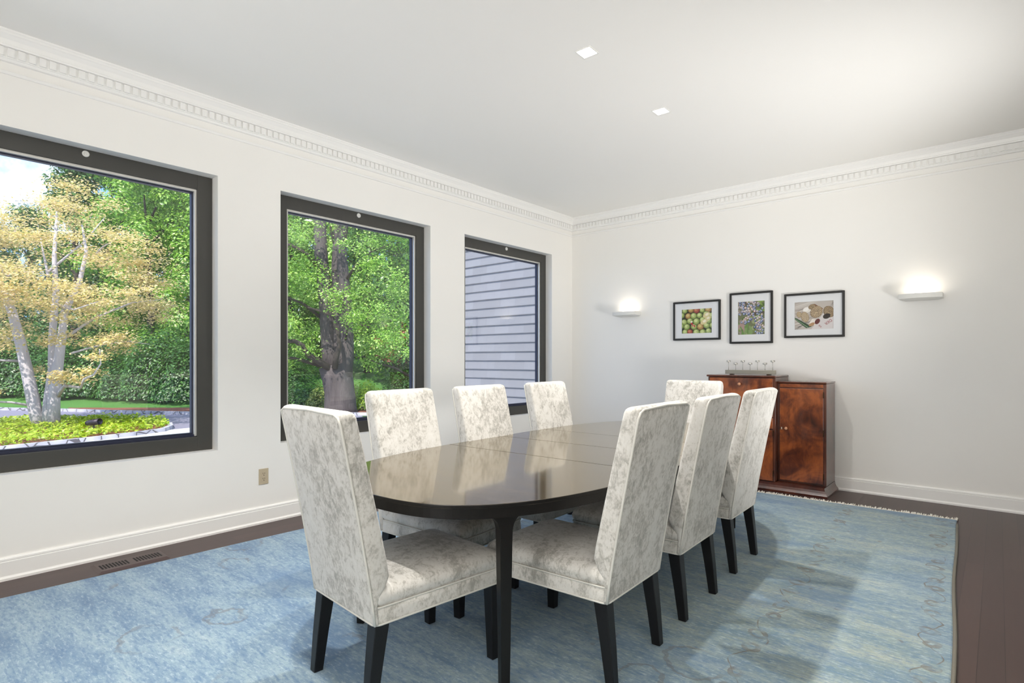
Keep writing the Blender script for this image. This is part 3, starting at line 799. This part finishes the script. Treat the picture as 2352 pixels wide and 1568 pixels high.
# terrain: level drive, then a wooded rise
bx = Vector((-.6525, .7578)); rx_ = Vector((.7578, .6525)); C0 = Vector((3.7641, -5.4406))
def ground_z(x, y):
    d = (Vector((x, y))-C0).dot(bx)
    u = max(0, d-17.0); return GZ+.06*u+.006*u*u if u < 22 else GZ+.06*22+.006*484+.1*(u-22)
m = MB(); nx, ny = 70, 60; vs = []
for j in range(ny+1):
    for i in range(nx+1):
        x = -.7-52*(i/nx)**1.2; y = -26+56*j/ny; vs.append((x, y, ground_z(x, y)-.01))
m.add(vs, [(j*(nx+1)+i, j*(nx+1)+i+1, (j+1)*(nx+1)+i+1, (j+1)*(nx+1)+i) for j in range(ny) for i in range(nx)], True)
struct(m, 'lawn', M_GRASS, 'green lawn rising into the woods outside the windows', 'lawn')
def slab(nm, pts, z0, z1, mat, label, cat, kind='structure'):
    m = MB(); m.poly(pts, z0, z1); o = m.build(nm, mat); return tag(o, label, cat, kind=kind)
slab('driveway', [(-1.4,-14),(-1.4,.9),(-6.8,2.2),(-9.2,3.4),(-12.4,1.0),(-12.87,.52),(-15.08,-.72),(-16.96,-1.63),(-18.38,-2.49),(-20.5,-3.6),(-30,-8),(-30,-14)], GZ-.05, GZ+.012, M_ASPHALT, 'blue grey asphalt drive beyond the planted island', 'driveway')
slab('driveway_apron', [(-1.5,-12),(-1.5,.5),(-6.6,1.6),(-8.9,2.9),(-9.6,1.6),(-9.62,-.5),(-9.55,-1.05),(-9.2,-1.8),(-9.0,-2.6),(-8.75,-4.5),(-8.4,-12)], GZ-.04, GZ+.022, M_CONC, 'pale paved strip between the house and the planted island', 'driveway')
ISL = [(-8.55,-6.2),(-8.64,-4.21),(-8.79,-3.31),(-8.92,-2.67),(-9.13,-1.92),(-9.43,-1.3),(-9.89,-1.0),(-10.5,-.82),(-11.06,-.72),(-11.7,-.66),(-12.13,-.80),(-12.78,-1.3),(-13.43,-2.11),(-14.13,-3.21),(-14.6,-4.6),(-14.7,-6.2)]
t = thing('planted_island', 'lime green planted bed around the yellow tree', 'flower bed', (-11.4,-3.2,GZ), kind=None)
m = MB(); m.poly([(x+11.4, y+3.2) for x, y in ISL], .0, .07); m.build('soil', M_MULCH, t)
def inside(p, poly):
    c = False; x, y = p
    for i in range(len(poly)):
        (x1,y1),(x2,y2) = poly[i-1], poly[i]
        if (y1 > y) != (y2 > y) and x < (x2-x1)*(y-y1)/(y2-y1)+x1: c = not c
    return c
def leaf_quads(mb, rng, P, N, size, asp=.62):
    """diamond leaves at points P facing N"""
    for p, n in zip(P, N):
        n = Vector(n); 
        if n.length < 1e-4: n = Vector((0,0,1))
        n.normalize(); a = n.orthogonal(); a.normalize(); a = Matrix.Rotation(rng.uniform(0, 2*PI), 3, n) @ a; b = n.cross(a)
        s_ = size*rng.uniform(.65, 1.35); q = Vector(p)
        mb.add([q-a*s_*.5, q-b*s_*.5*asp+n*s_*.06, q+a*s_*.5, q+b*s_*.5*asp+n*s_*.06], [(0,1,2,3)])
rng = random.Random(8); P = []; N = []
while len(P) < 15000:
    x, y = rng.uniform(-14.8,-8.4), rng.uniform(-6.2,-.5)
    if inside((x, y), ISL):
        P.append((x+11.4, y+3.2, .08+rng.uniform(0,.10)+.04*math.sin(x*5)*math.sin(y*6))); N.append((rng.gauss(0,.5), rng.gauss(0,.5), 1))
m = MB(); leaf_quads(m, rng, P, N, .075); tag(m.build('groundcover', M_LF_LIME, t, fix=False), 'bright lime groundcover leaves', kind='stuff')
def curb(nm, line, label, wd=.11, h=.09):
    m = MB(); rg = []
    for i, p in enumerate(line):
        p = Vector(p); d = Vector(line[min(i+1, len(line)-1)])-Vector(line[max(i-1, 0)]); d.normalize(); q = Vector((-d.y, d.x))*wd/2
        rg.append([(p.x-q.x,p.y-q.y,GZ+.01),(p.x-q.x*.9,p.y-q.y*.9,GZ+h),(p.x+q.x*.9,p.y+q.y*.9,GZ+h),(p.x+q.x,p.y+q.y,GZ+.01)])
    m.loft(rg, True, True, smooth=False); return tag(m.build(nm, M_BLOCK), label, 'curb')
curb('stone_curb', [(x+.09, y) for x, y in ISL[:8]], 'pale granite block curb along the near edge of the planted island')
curb('stone_curb', [(-8.9,3.6),(-10.6,2.4),(-12.4,1.02),(-12.87,.55),(-15.08,-.70),(-16.96,-1.60),(-18.38,-2.45),(-20.4,-3.5),(-30,-7.9)], 'pale granite block curb on the far side of the asphalt drive')
slab('mulch_bed', [(-9.3,3.5),(-12.6,1.2),(-15.1,-.4),(-17.2,-1.2),(-19.5,-1.1),(-17.8,.6),(-14.8,2.8),(-12.6,4.2),(-11.0,5.2)], GZ-.02, GZ+.024, M_MULCH, 'red brown mulch bed beyond the asphalt drive', 'mulch bed')
t = thing('garden_spotlight', 'small dark garden spotlight lying in the lime groundcover', 'garden light', (-10.1,-2.30,GZ+.07), R(30))
m = MB(); m.tube([(0,0,0),(0,0,.13)], .018, 8); m.build('stake', M_SPOT, t)
m = MB(); m.lathe([(.02,-.17),(.05,-.16),(.062,-.02),(.066,.15),(.054,.15),(.05,.12)], (0,0,0), 16, Matrix.Translation((0,0,.17)) @ Matrix.Rotation(R(82), 4, 'Y')); m.build('lamp_head', M_SPOT, t)

# ---- the yellow-leaved clump tree on the island (local x runs to the right as seen from the house)
YAW = R(40.7318)
def clump_tree():
    k = .00975
    t = thing('clump_tree', 'pale multi-stemmed tree with bronze yellow leaves on the planted island', 'tree', (-11.95,-2.70,GZ+.06), YAW)
    q = lambda px, py, b=0: ((px-115)*k, b, (985-py)*k)
    m = MB()
    m.tube([q(97,990),q(88,950,-.02),q(76,880,-.05),(q(62,800,-.1)),q(52,730,-.2),q(30,660,-.3),q(12,560,-.4)], [.145,.125,.115,.10,.085,.055,.02], 10)
    m.tube([q(110,992,.05),q(113,930,.05),q(116,860,.1),q(112,780,.15),q(116,690,.2),q(112,600,.2),q(118,500,.2)], [.13,.11,.085,.075,.065,.045,.02], 10)
    m.tube([q(128,990),q(128,930),q(138,860,-.03),q(150,790,-.06),q(160,730,-.1),q(196,670,-.15),q(216,600,-.2),q(206,540,-.2)], [.12,.115,.105,.085,.07,.05,.035,.015], 10)
    m.build('trunk', M_PALEBARK, t)
    m = MB()
    def br(pts, r0): m.tube(pts, [r0*(1-.8*i/(len(pts)-1)) for i in range(len(pts))], 7)
    br([q(138,918),q(160,905,-.2),q(185,893,-.4),q(205,894,-.5),q(235,896,-.6),q(258,877,-.8),q(285,868,-.9),q(300,845,-.9),q(305,815,-1)], .045)
    br([q(200,894,-.5),q(192,884,-.6),q(174,881,-.7)], .02)
    br([q(163,824),q(190,808,.3),q(220,798,.5),q(250,794,.7),q(290,800,.8)], .025)
    br([q(80,940),q(60,930,-.3),q(40,927,-.5),q(10,930,-.8),q(-40,920,-1)], .03)
    br([q(54,840),q(30,838,-.3),q(5,850,-.6),q(-40,850,-.9)], .03)
    br([q(60,795),q(30,790,.2),q(-10,792,.5),q(-60,770,.6)], .03)
    br([q(150,790),q(180,740,.5),q(240,700,.9),q(300,690,1.1)], .035)
    br([q(115,650),q(70,590,.4),q(40,520,.6)], .03); br([q(116,640),q(160,560,.5),q(190,500,.7)], .03)
    br([q(214,610),q(260,590,-.3),q(310,575,-.5)], .025); br([q(28,650),q(-20,610),q(-60,560)], .03)
    br([q(160,730),q(200,720,-.8),q(260,735,-1.1),q(330,715,-1.2)], .03)
    m.build('branches', M_PALEBARK, t)
    g = random.Random(4); P = []; N = []
    cl = []
    while len(cl) < 118:
        x, b, z = g.uniform(-1.9,2.75), g.uniform(-1.9,1.9), g.uniform(1.6,5.35)
        cx = .15; e = ((x-cx)/2.35)**2+(b/1.9)**2+((z-3.3)/2.05)**2
        if e < 1 and e > .18 and not (z < 2.2 and x < .7 and x > -.6 and abs(b) < .8): cl.append((x, b, z, g.uniform(.24,.46)))
    for s_ in ((185,880,-.6),(232,880,-.6),(270,860,-.8),(300,830,-1),(310,800,-1),(205,868,-.8),(180,800,.3),(30,905,-.6),(0,910,-.9),(60,860,.3),(100,870,.6),(-30,850,-.9),(250,800,.6),(330,720,-1.2),(370,700,-1.1),(390,690,-.9),(70,800,.5),(20,780,.3)):
        x, b, z = q(*s_); cl.append((x, b, z, .22))
    for x, b, z, r_ in cl:
        for _ in range(int(640*r_)+40):
            P.append((x+g.gauss(0,r_*.62), b+g.gauss(0,r_*.62), z+g.gauss(0,r_*.22))); N.append((g.gauss(0,.45), g.gauss(0,.45)-.25, 1))
    m = MB(); leaf_quads(m, g, P, N, .062); m.build('foliage', M_LF_GOLD, t, fix=False)
    return t
clump_tree()

def big_tree():
    k = .01165
    t = thing('forked_tree', 'big grey tree with a thick forked trunk outside the middle window', 'tree', (-10.2,3.42,GZ+.005), YAW)
    q = lambda px, py, b=0: ((px-790)*k, b, (950-py)*k)
    m = MB()
    m.tube([q(788,952),q(790,935),q(788,900),q(783,865),q(776,835)], [.50,.44,.41,.42,.44], 16)
    m.tube([q(770,850,.05),q(762,800,.05),q(755,740,.1),q(752,690,.1),q(745,620,.15),q(738,560,.15),q(734,470,.2),q(725,380,.2)], [.26,.22,.20,.19,.19,.18,.17,.15], 12)
    m.tube([q(782,850,.1),q(785,800,.1),q(782,740,.15),q(779,680,.2),q(776,600,.2),q(778,540,.2),q(782,470,.25),q(790,380,.3)], [.25,.20,.18,.17,.16,.14,.13,.11], 12)
    m.tube([q(797,860,-.05),q(803,810,-.05),q(806,750,-.1),q(804,690,-.1),q(800,620,-.15),q(798,560,-.2),q(800,500,-.2),q(806,400,-.2)], [.26,.24,.20,.19,.16,.14,.12,.09], 12)
    m.build('trunk', M_BARK, t)
    m = MB()
    def br(pts, r0): m.tube(pts, [r0*(1-.75*i/(len(pts)-1)) for i in range(len(pts))], 8)
    br([q(778,845,-.3),q(750,822,-.6),q(735,808,-.8),q(728,790,-.9),q(712,779,-1),q(690,780,-1.1),q(660,784,-1.2),q(620,800,-1.2)], .10)
    br([q(788,840,-.45),q(796,815,-.6),q(806,790,-.7),q(802,750,-.75),q(790,720,-.8),q(770,712,-.9),q(742,703,-1)], .085)
    br([q(752,835,-.3),q(725,826,-.5),q(705,818,-.7),q(660,815,-.9),q(620,812,-1)], .06)
    br([q(735,600,.1),q(715,570,-.2),q(690,556,-.4),q(670,548,-.5),q(640,520,-.6)], .07)
    br([q(806,780,-.2),q(818,755,-.5),q(830,735,-.7),q(850,715,-.9)], .03)
    br([q(800,640,-.1),q(840,600,-.5),q(880,575,-.8),q(930,560,-1)], .05)
    br([q(740,720,.1),q(715,690,-.5),q(690,680,-.8),q(660,676,-1)], .05)
    br([q(775,560,.2),q(765,500,0),q(770,440,-.1)], .05); br([q(798,560,-.2),q(815,520,-.4),q(822,470,-.5)], .05)
    m.build('branches', M_DARKBARK, t)
    g = random.Random(14); P = []; N = []; cl = []
    while len(cl) < 105:
        x, b, z = g.uniform(-2.1,2.3), g.uniform(-1.9,.2), g.uniform(1.6,5.9)
        if z < 2.3 and abs(x) < 1.0: continue
        if abs(x) < .55 and (b < -.2 or g.random() < .6) and g.random() < .9: continue
        cl.append((x, b, z, g.uniform(.20,.42)))
    for s_ in ((665,835,-.9),(690,828,-.8),(735,800,-.9),(850,790,.3),(880,800,.3),(905,790,.5),(930,770,.5),(700,760,-1),(670,720,-1),(850,830,.3)):
        x, b, z = q(*s_); cl.append((x, b, z, .26))
    for x, b, z, r_ in cl:
        for _ in range(int(640*r_)+24):
            P.append((x+g.gauss(0,r_*.6), b+g.gauss(0,r_*.6), z+g.gauss(0,r_*.42))); N.append((g.gauss(0,.7), g.gauss(0,.7)-.4, 1))
    m = MB(); leaf_quads(m, g, P, N, .066); m.build('foliage', M_LF_GREEN, t, fix=False)
big_tree()
def side_tree():
    k = .01165
    t = thing('leaning_tree', 'neighbouring tree whose thin dark branches reach in at the right of the forked trunk', 'tree', (-8.75,4.95,GZ+.005), YAW)
    q = lambda px, py, b=0: ((px-985)*k, b+.3, (950-py)*k)
    m = MB(); m.tube([q(985,955),q(986,900),q(982,800),q(976,700),q(984,560)], [.20,.17,.15,.12,.07], 10); m.build('trunk', M_DARKBARK, t)
    m = MB()
    for pts, r0 in (([q(982,870,.0),q(955,858,.0),q(930,842,-.1),q(890,830,-.2),q(850,812,-.3)], .05), ([q(980,800,.0),q(955,778,.0),q(920,750,-.1),q(880,745,-.2),q(845,735,-.3)], .06)):
        m.tube(pts, [r0*(1-.75*i/4) for i in range(5)], 8)
    m.build('branches', M_DARKBARK, t)
    g = random.Random(24); P = []; N = []
    for px, py in ((930,770),(905,755),(885,800),(870,830),(925,815),(940,735),(900,720),(860,775)):
        c = q(px, py, -.15)
        for _ in range(170): P.append((c[0]+g.gauss(0,.17), c[1]+g.gauss(0,.2), c[2]+g.gauss(0,.11))); N.append((g.gauss(0,.7), g.gauss(0,.7)-.4, 1))
    m = MB(); leaf_quads(m, g, P, N, .066); m.build('foliage', M_LF_GREEN, t, fix=False)
side_tree()

def wood_tree(name, label, loc, H, W, mat, seed, n=7500, size=.2, low=.12, group=None, bark=None, rz=0):
    g = random.Random(seed); t = thing(name, label, 'tree', loc, rz, group)
    m = MB(); pts = [(0,0,-.3)]+[(g.gauss(0,.05)*H*.06*i, g.gauss(0,.05)*H*.06*i, H*.8*i/5) for i in range(1,6)]
    m.tube(pts, [W*.085, W*.07, W*.055, W*.04, W*.03, W*.012], 9); m.build('trunk', bark or M_DARKBARK, t)
    m = MB()
    P = []; N = []; cl = []
    for i in range(46):
        u = low+(1-low)*(i+g.random())/46; a = i*2.39996+g.uniform(-.4,.4)
        rad = W*math.sin(PI*min(1, (u-low)/(1-low)*.86+.14))**.7*g.uniform(.45,1.0)
        c = (rad*math.cos(a), rad*math.sin(a), H*u); cl.append((c, g.uniform(.20,.34)*W))
        if i % 3 == 0 and u < .85: m.tube([(0,0,H*u*.86), (c[0]*.5, c[1]*.5, H*u*.95), c], [W*.022, W*.015, W*.005], 5)
    m.build('limbs', bark or M_DARKBARK, t)
    per = n//len(cl)
    for c, r_ in cl:
        for _ in range(per):
            d = Vector((g.gauss(0,1), g.gauss(0,1), g.gauss(0,.75))); d.normalize(); rr = r_*g.random()**.45
            P.append(Vector(c)+d*rr); N.append(d+Vector((0,-.2,.7)))
    m = MB(); leaf_quads(m, g, P, N, size); m.build('foliage', mat, t, fix=False)
    return t
def dirp(px, d):
    return C0+d*(bx+(px-1176)/1298.133*rx_)
GW = 'tall woodland trees beyond the drive'
LW = 'tall leafy green tree in the woods beyond the drive'
p1 = wood_tree('woodland_tree', LW, (0,0,0), 11.0, 2.7, M_LF_GREEN, 31, 21000, .150, .06, GW)
p2 = wood_tree('woodland_tree', LW, (0,0,0), 12.0, 2.9, M_LF_DEEP, 32, 21000, .165, .04, GW)
first = {1: p1, 2: p2}; used = set()
spots = [(-60,23,2),(70,26,2),(175,23,2),(270,25.5,1),(345,22.5,1),(430,24,1),(500,22.5,1),(20,31,1),(230,31,2),(400,31,2),(600,23,1),(668,24,1),(735,27,1),(790,30,2),(845,25.5,1),(905,24,1),(985,22,2),(700,33,2),(900,33,2),(330,36,2),(110,36,2)]
g = random.Random(77)
for i, (px, d, k) in enumerate(spots):
    o = first[k] if k not in used else copy_tree(first[k]); used.add(k)
    p = dirp(px, d); o.location = Vector((p.x, p.y, ground_z(p.x, p.y)-.05))*S
    s_ = g.uniform(.82,1.08)*{-60:.62, 70:.70, 20:.55, 110:.55, 175:.9}.get(px, 1); o.scale = (s_,s_,s_); o.rotation_euler = (0,0,g.uniform(0,6.28))
p = dirp(905, 20.5); o = wood_tree('japanese_maple', 'small red leaved maple far behind the forked trunk', (p.x, p.y, ground_z(p.x, p.y)), 2.6, .75, M_LF_RED, 41, 3000, .085, .45)
# understorey bushes
def shrub(label, loc, w_, h_, mat, seed, n, size, group=None, name='shrub'):
    g = random.Random(seed); t = thing(name, label, 'shrub', loc, 0, group)
    m = MB()
    for k in range(5): 
        a = k*1.26; m.tube([(0,0,-.02),(w_*.3*math.cos(a), w_*.3*math.sin(a), h_*.4),(w_*.6*math.cos(a), w_*.6*math.sin(a), h_*.75)], [.02,.014,.006], 5)
    m.build('stems', M_DARKBARK, t)
    P = []; N = []
    for _ in range(n):
        d = Vector((g.gauss(0,1), g.gauss(0,1), abs(g.gauss(0,1)))); d.normalize(); rr = .62+.42*g.random()**.6
        bump_ = 1+.12*math.sin(d.x*7+seed)*math.sin(d.y*6)
        P.append((d.x*w_*rr*bump_, d.y*w_*rr*bump_, .06+d.z*h_*rr*bump_)); N.append((d.x+g.gauss(0,.35), d.y+g.gauss(0,.35), d.z+.5))
    m = MB(); leaf_quads(m, g, P, N, size); m.build('foliage', mat, t, fix=False); return t
for i, (px, d, w_, h_, mt, lb) in enumerate([(690,17.2,.62,.66,M_LF_DEEP,'dark green rounded shrub left of the forked trunk'),(752,16.8,.62,.72,M_LF_SHRUB,'olive yellow rounded shrub just behind the forked trunk'),(838,17.0,.66,.76,M_LF_LIME,'lime green rounded shrub right of the forked trunk')]):
    p = dirp(px, d); shrub(lb, (p.x, p.y, ground_z(p.x, p.y)), w_, h_, mt, 50+i, 2600, .075)
GU = 'dark understorey bushes at the edge of the woods'
for i, (px, d, w_, h_) in enumerate([(-40,20,1.3,1.6),(60,20.5,1.4,2.3),(150,19.8,1.2,1.9),(225,20.3,1.3,2.2),(300,19.8,1.2,1.6),(375,19.4,1.3,2.4),(440,19.0,1.2,2.0),(650,20.5,1.3,1.4),(960,20.5,1.2,1.3)]):
    p = dirp(px, d)
    if i == 0: b0 = shrub('dark green bush at the shaded edge of the woods', (p.x, p.y, ground_z(p.x, p.y)), 1.3, 2.0, M_LF_DEEP, 70, 9000, .092, GU, 'understorey_bush'); o = b0
    else: o = copy_tree(b0)
    o.location = Vector((p.x, p.y, ground_z(p.x, p.y)-.03))*S; o.scale = (w_/1.3, w_/1.3, h_/2.0); o.rotation_euler = (0,0,i*1.3)

# ---- shingled wing of the house seen through the corner window
m = MB(); yw = 1.1; x0, x1 = -3.45, -.17; z = -.42
m.box((x0, yw, -.5), (x1, yw+.5, 3.6))
while z < 3.6:
    m.add([(x0,yw-.006,z+.1375),(x1,yw-.006,z+.1375),(x1,yw-.026,z),(x0,yw-.026,z),(x0,yw,z),(x1,yw,z)], [(3,2,1,0),(4,5,2,3)]); z += .1375
struct(m, 'wall_exterior', M_SHING, 'grey shingled outside wall seen through the corner window', 'wall')

# ------------------------------------------------------------------ light
w = bpy.data.worlds.new('sky'); SC.world = w; w.use_nodes = True
nt = w.node_tree; nt.nodes.clear()
def wn(typ, **inp):
    n = nt.nodes.new(typ)
    for k, v in inp.items():
        if hasattr(v, 'is_output'): nt.links.new(v, n.inputs[k])
        else: n.inputs[k].default_value = v
    return n
tc = wn('ShaderNodeTexCoord'); sep = nt.nodes.new('ShaderNodeSeparateXYZ'); nt.links.new(tc.outputs['Generated'], sep.inputs[0])
rp = nt.nodes.new('ShaderNodeValToRGB'); nt.links.new(sep.outputs[2], rp.inputs[0])
rp.color_ramp.elements[0].color = (.15,.35,.74,1); rp.color_ramp.elements[1].color = (.26,.40,.66,1); rp.color_ramp.elements[1].position = .75
nz = nt.nodes.new('ShaderNodeTexNoise'); nt.links.new(tc.outputs['Generated'], nz.inputs['Vector']); nz.inputs['Scale'].default_value = 5; nz.inputs['Detail'].default_value = 6; nz.inputs['Roughness'].default_value = .6
cr = nt.nodes.new('ShaderNodeValToRGB'); nt.links.new(nz.outputs['Fac'], cr.inputs[0]); cr.color_ramp.elements[0].position = .50; cr.color_ramp.elements[1].position = .68
mx = nt.nodes.new('ShaderNodeMix'); mx.data_type = 'RGBA'
nt.links.new(cr.outputs[0], mx.inputs[0]); nt.links.new(rp.outputs[0], mx.inputs[6]); mx.inputs[7].default_value = (1,1,1,1)
bg = nt.nodes.new('ShaderNodeBackground'); nt.links.new(mx.outputs[2], bg.inputs[0]); bg.inputs[1].default_value = 2.0
wo = nt.nodes.new('ShaderNodeOutputWorld'); nt.links.new(bg.outputs[0], wo.inputs[0])
sun = bpy.data.lights.new('sun', 'SUN'); sun.energy = 5.2; sun.angle = R(.6); sun.color = (1,.96,.88)
so = bpy.data.objects.new('sun', sun); COL.objects.link(so)
so.rotation_euler = Vector((-.42, .52, -.78)).to_track_quat('-Z', 'Y').to_euler()
# unseen fill lamps added to even out the brightness of the room
lamp('added_ceiling_fill', 'AREA', (4.3, -5.9, 1.30), 70, rot=(R(180)-R(10), 0, R(10)), size=.8, color=(1,.985,.965))  # added fill beside the camera, aimed up to brighten the ceiling
for (x, y, tx, ty, e) in ((4.85,-1.8,1.1,-1.35,365), (1.2,-6.4,1.6,-4.2,112)):
    d = Vector((tx-x, ty-y, ZC-.45))
    o = lamp('added_uplight', 'SPOT', (x, y, .45), e, color=(1,.985,.965), radius=.25, spot=R(88), blend=1.0)  # added spot out of view, lifts the ceiling and upper walls
    o.rotation_euler = d.to_track_quat('-Z', 'Y').to_euler()
lamp('added_rear_fill', 'AREA', (3.6, YB+.1, 1.35), 118, rot=(R(90), 0, R(-19)), size=2.8, size_y=2.2, color=(1,.975,.94))  # added fill in front of the solid rear wall, no opening there

# ------------------------------------------------------------------ camera
cam = bpy.data.cameras.new('camera'); co = bpy.data.objects.new('camera', cam); COL.objects.link(co)
cam.sensor_fit = 'HORIZONTAL'; cam.sensor_width = 36; cam.lens = 36*1298.133/2352
co.location = Vector((3.7641, -5.4406, 1.1))*S
co.rotation_euler = (R(90), 0, R(40.7318))
cam.shift_y = (826.3-784)/2352
cam.clip_start = .02; cam.clip_end = 400
SC.camera = co
SC.view_settings.view_transform = 'Standard'; SC.view_settings.look = 'None'; SC.view_settings.gamma = 1
SC.view_settings.use_curve_mapping = False; SC.view_settings.exposure = 0.24
cy = SC.cycles
cy.max_bounces = 10; cy.diffuse_bounces = 6; cy.glossy_bounces = 4; cy.transparent_max_bounces = 12; cy.transmission_bounces = 4
cy.sample_clamp_indirect = 6; cy.caustics_reflective = False; cy.caustics_refractive = False
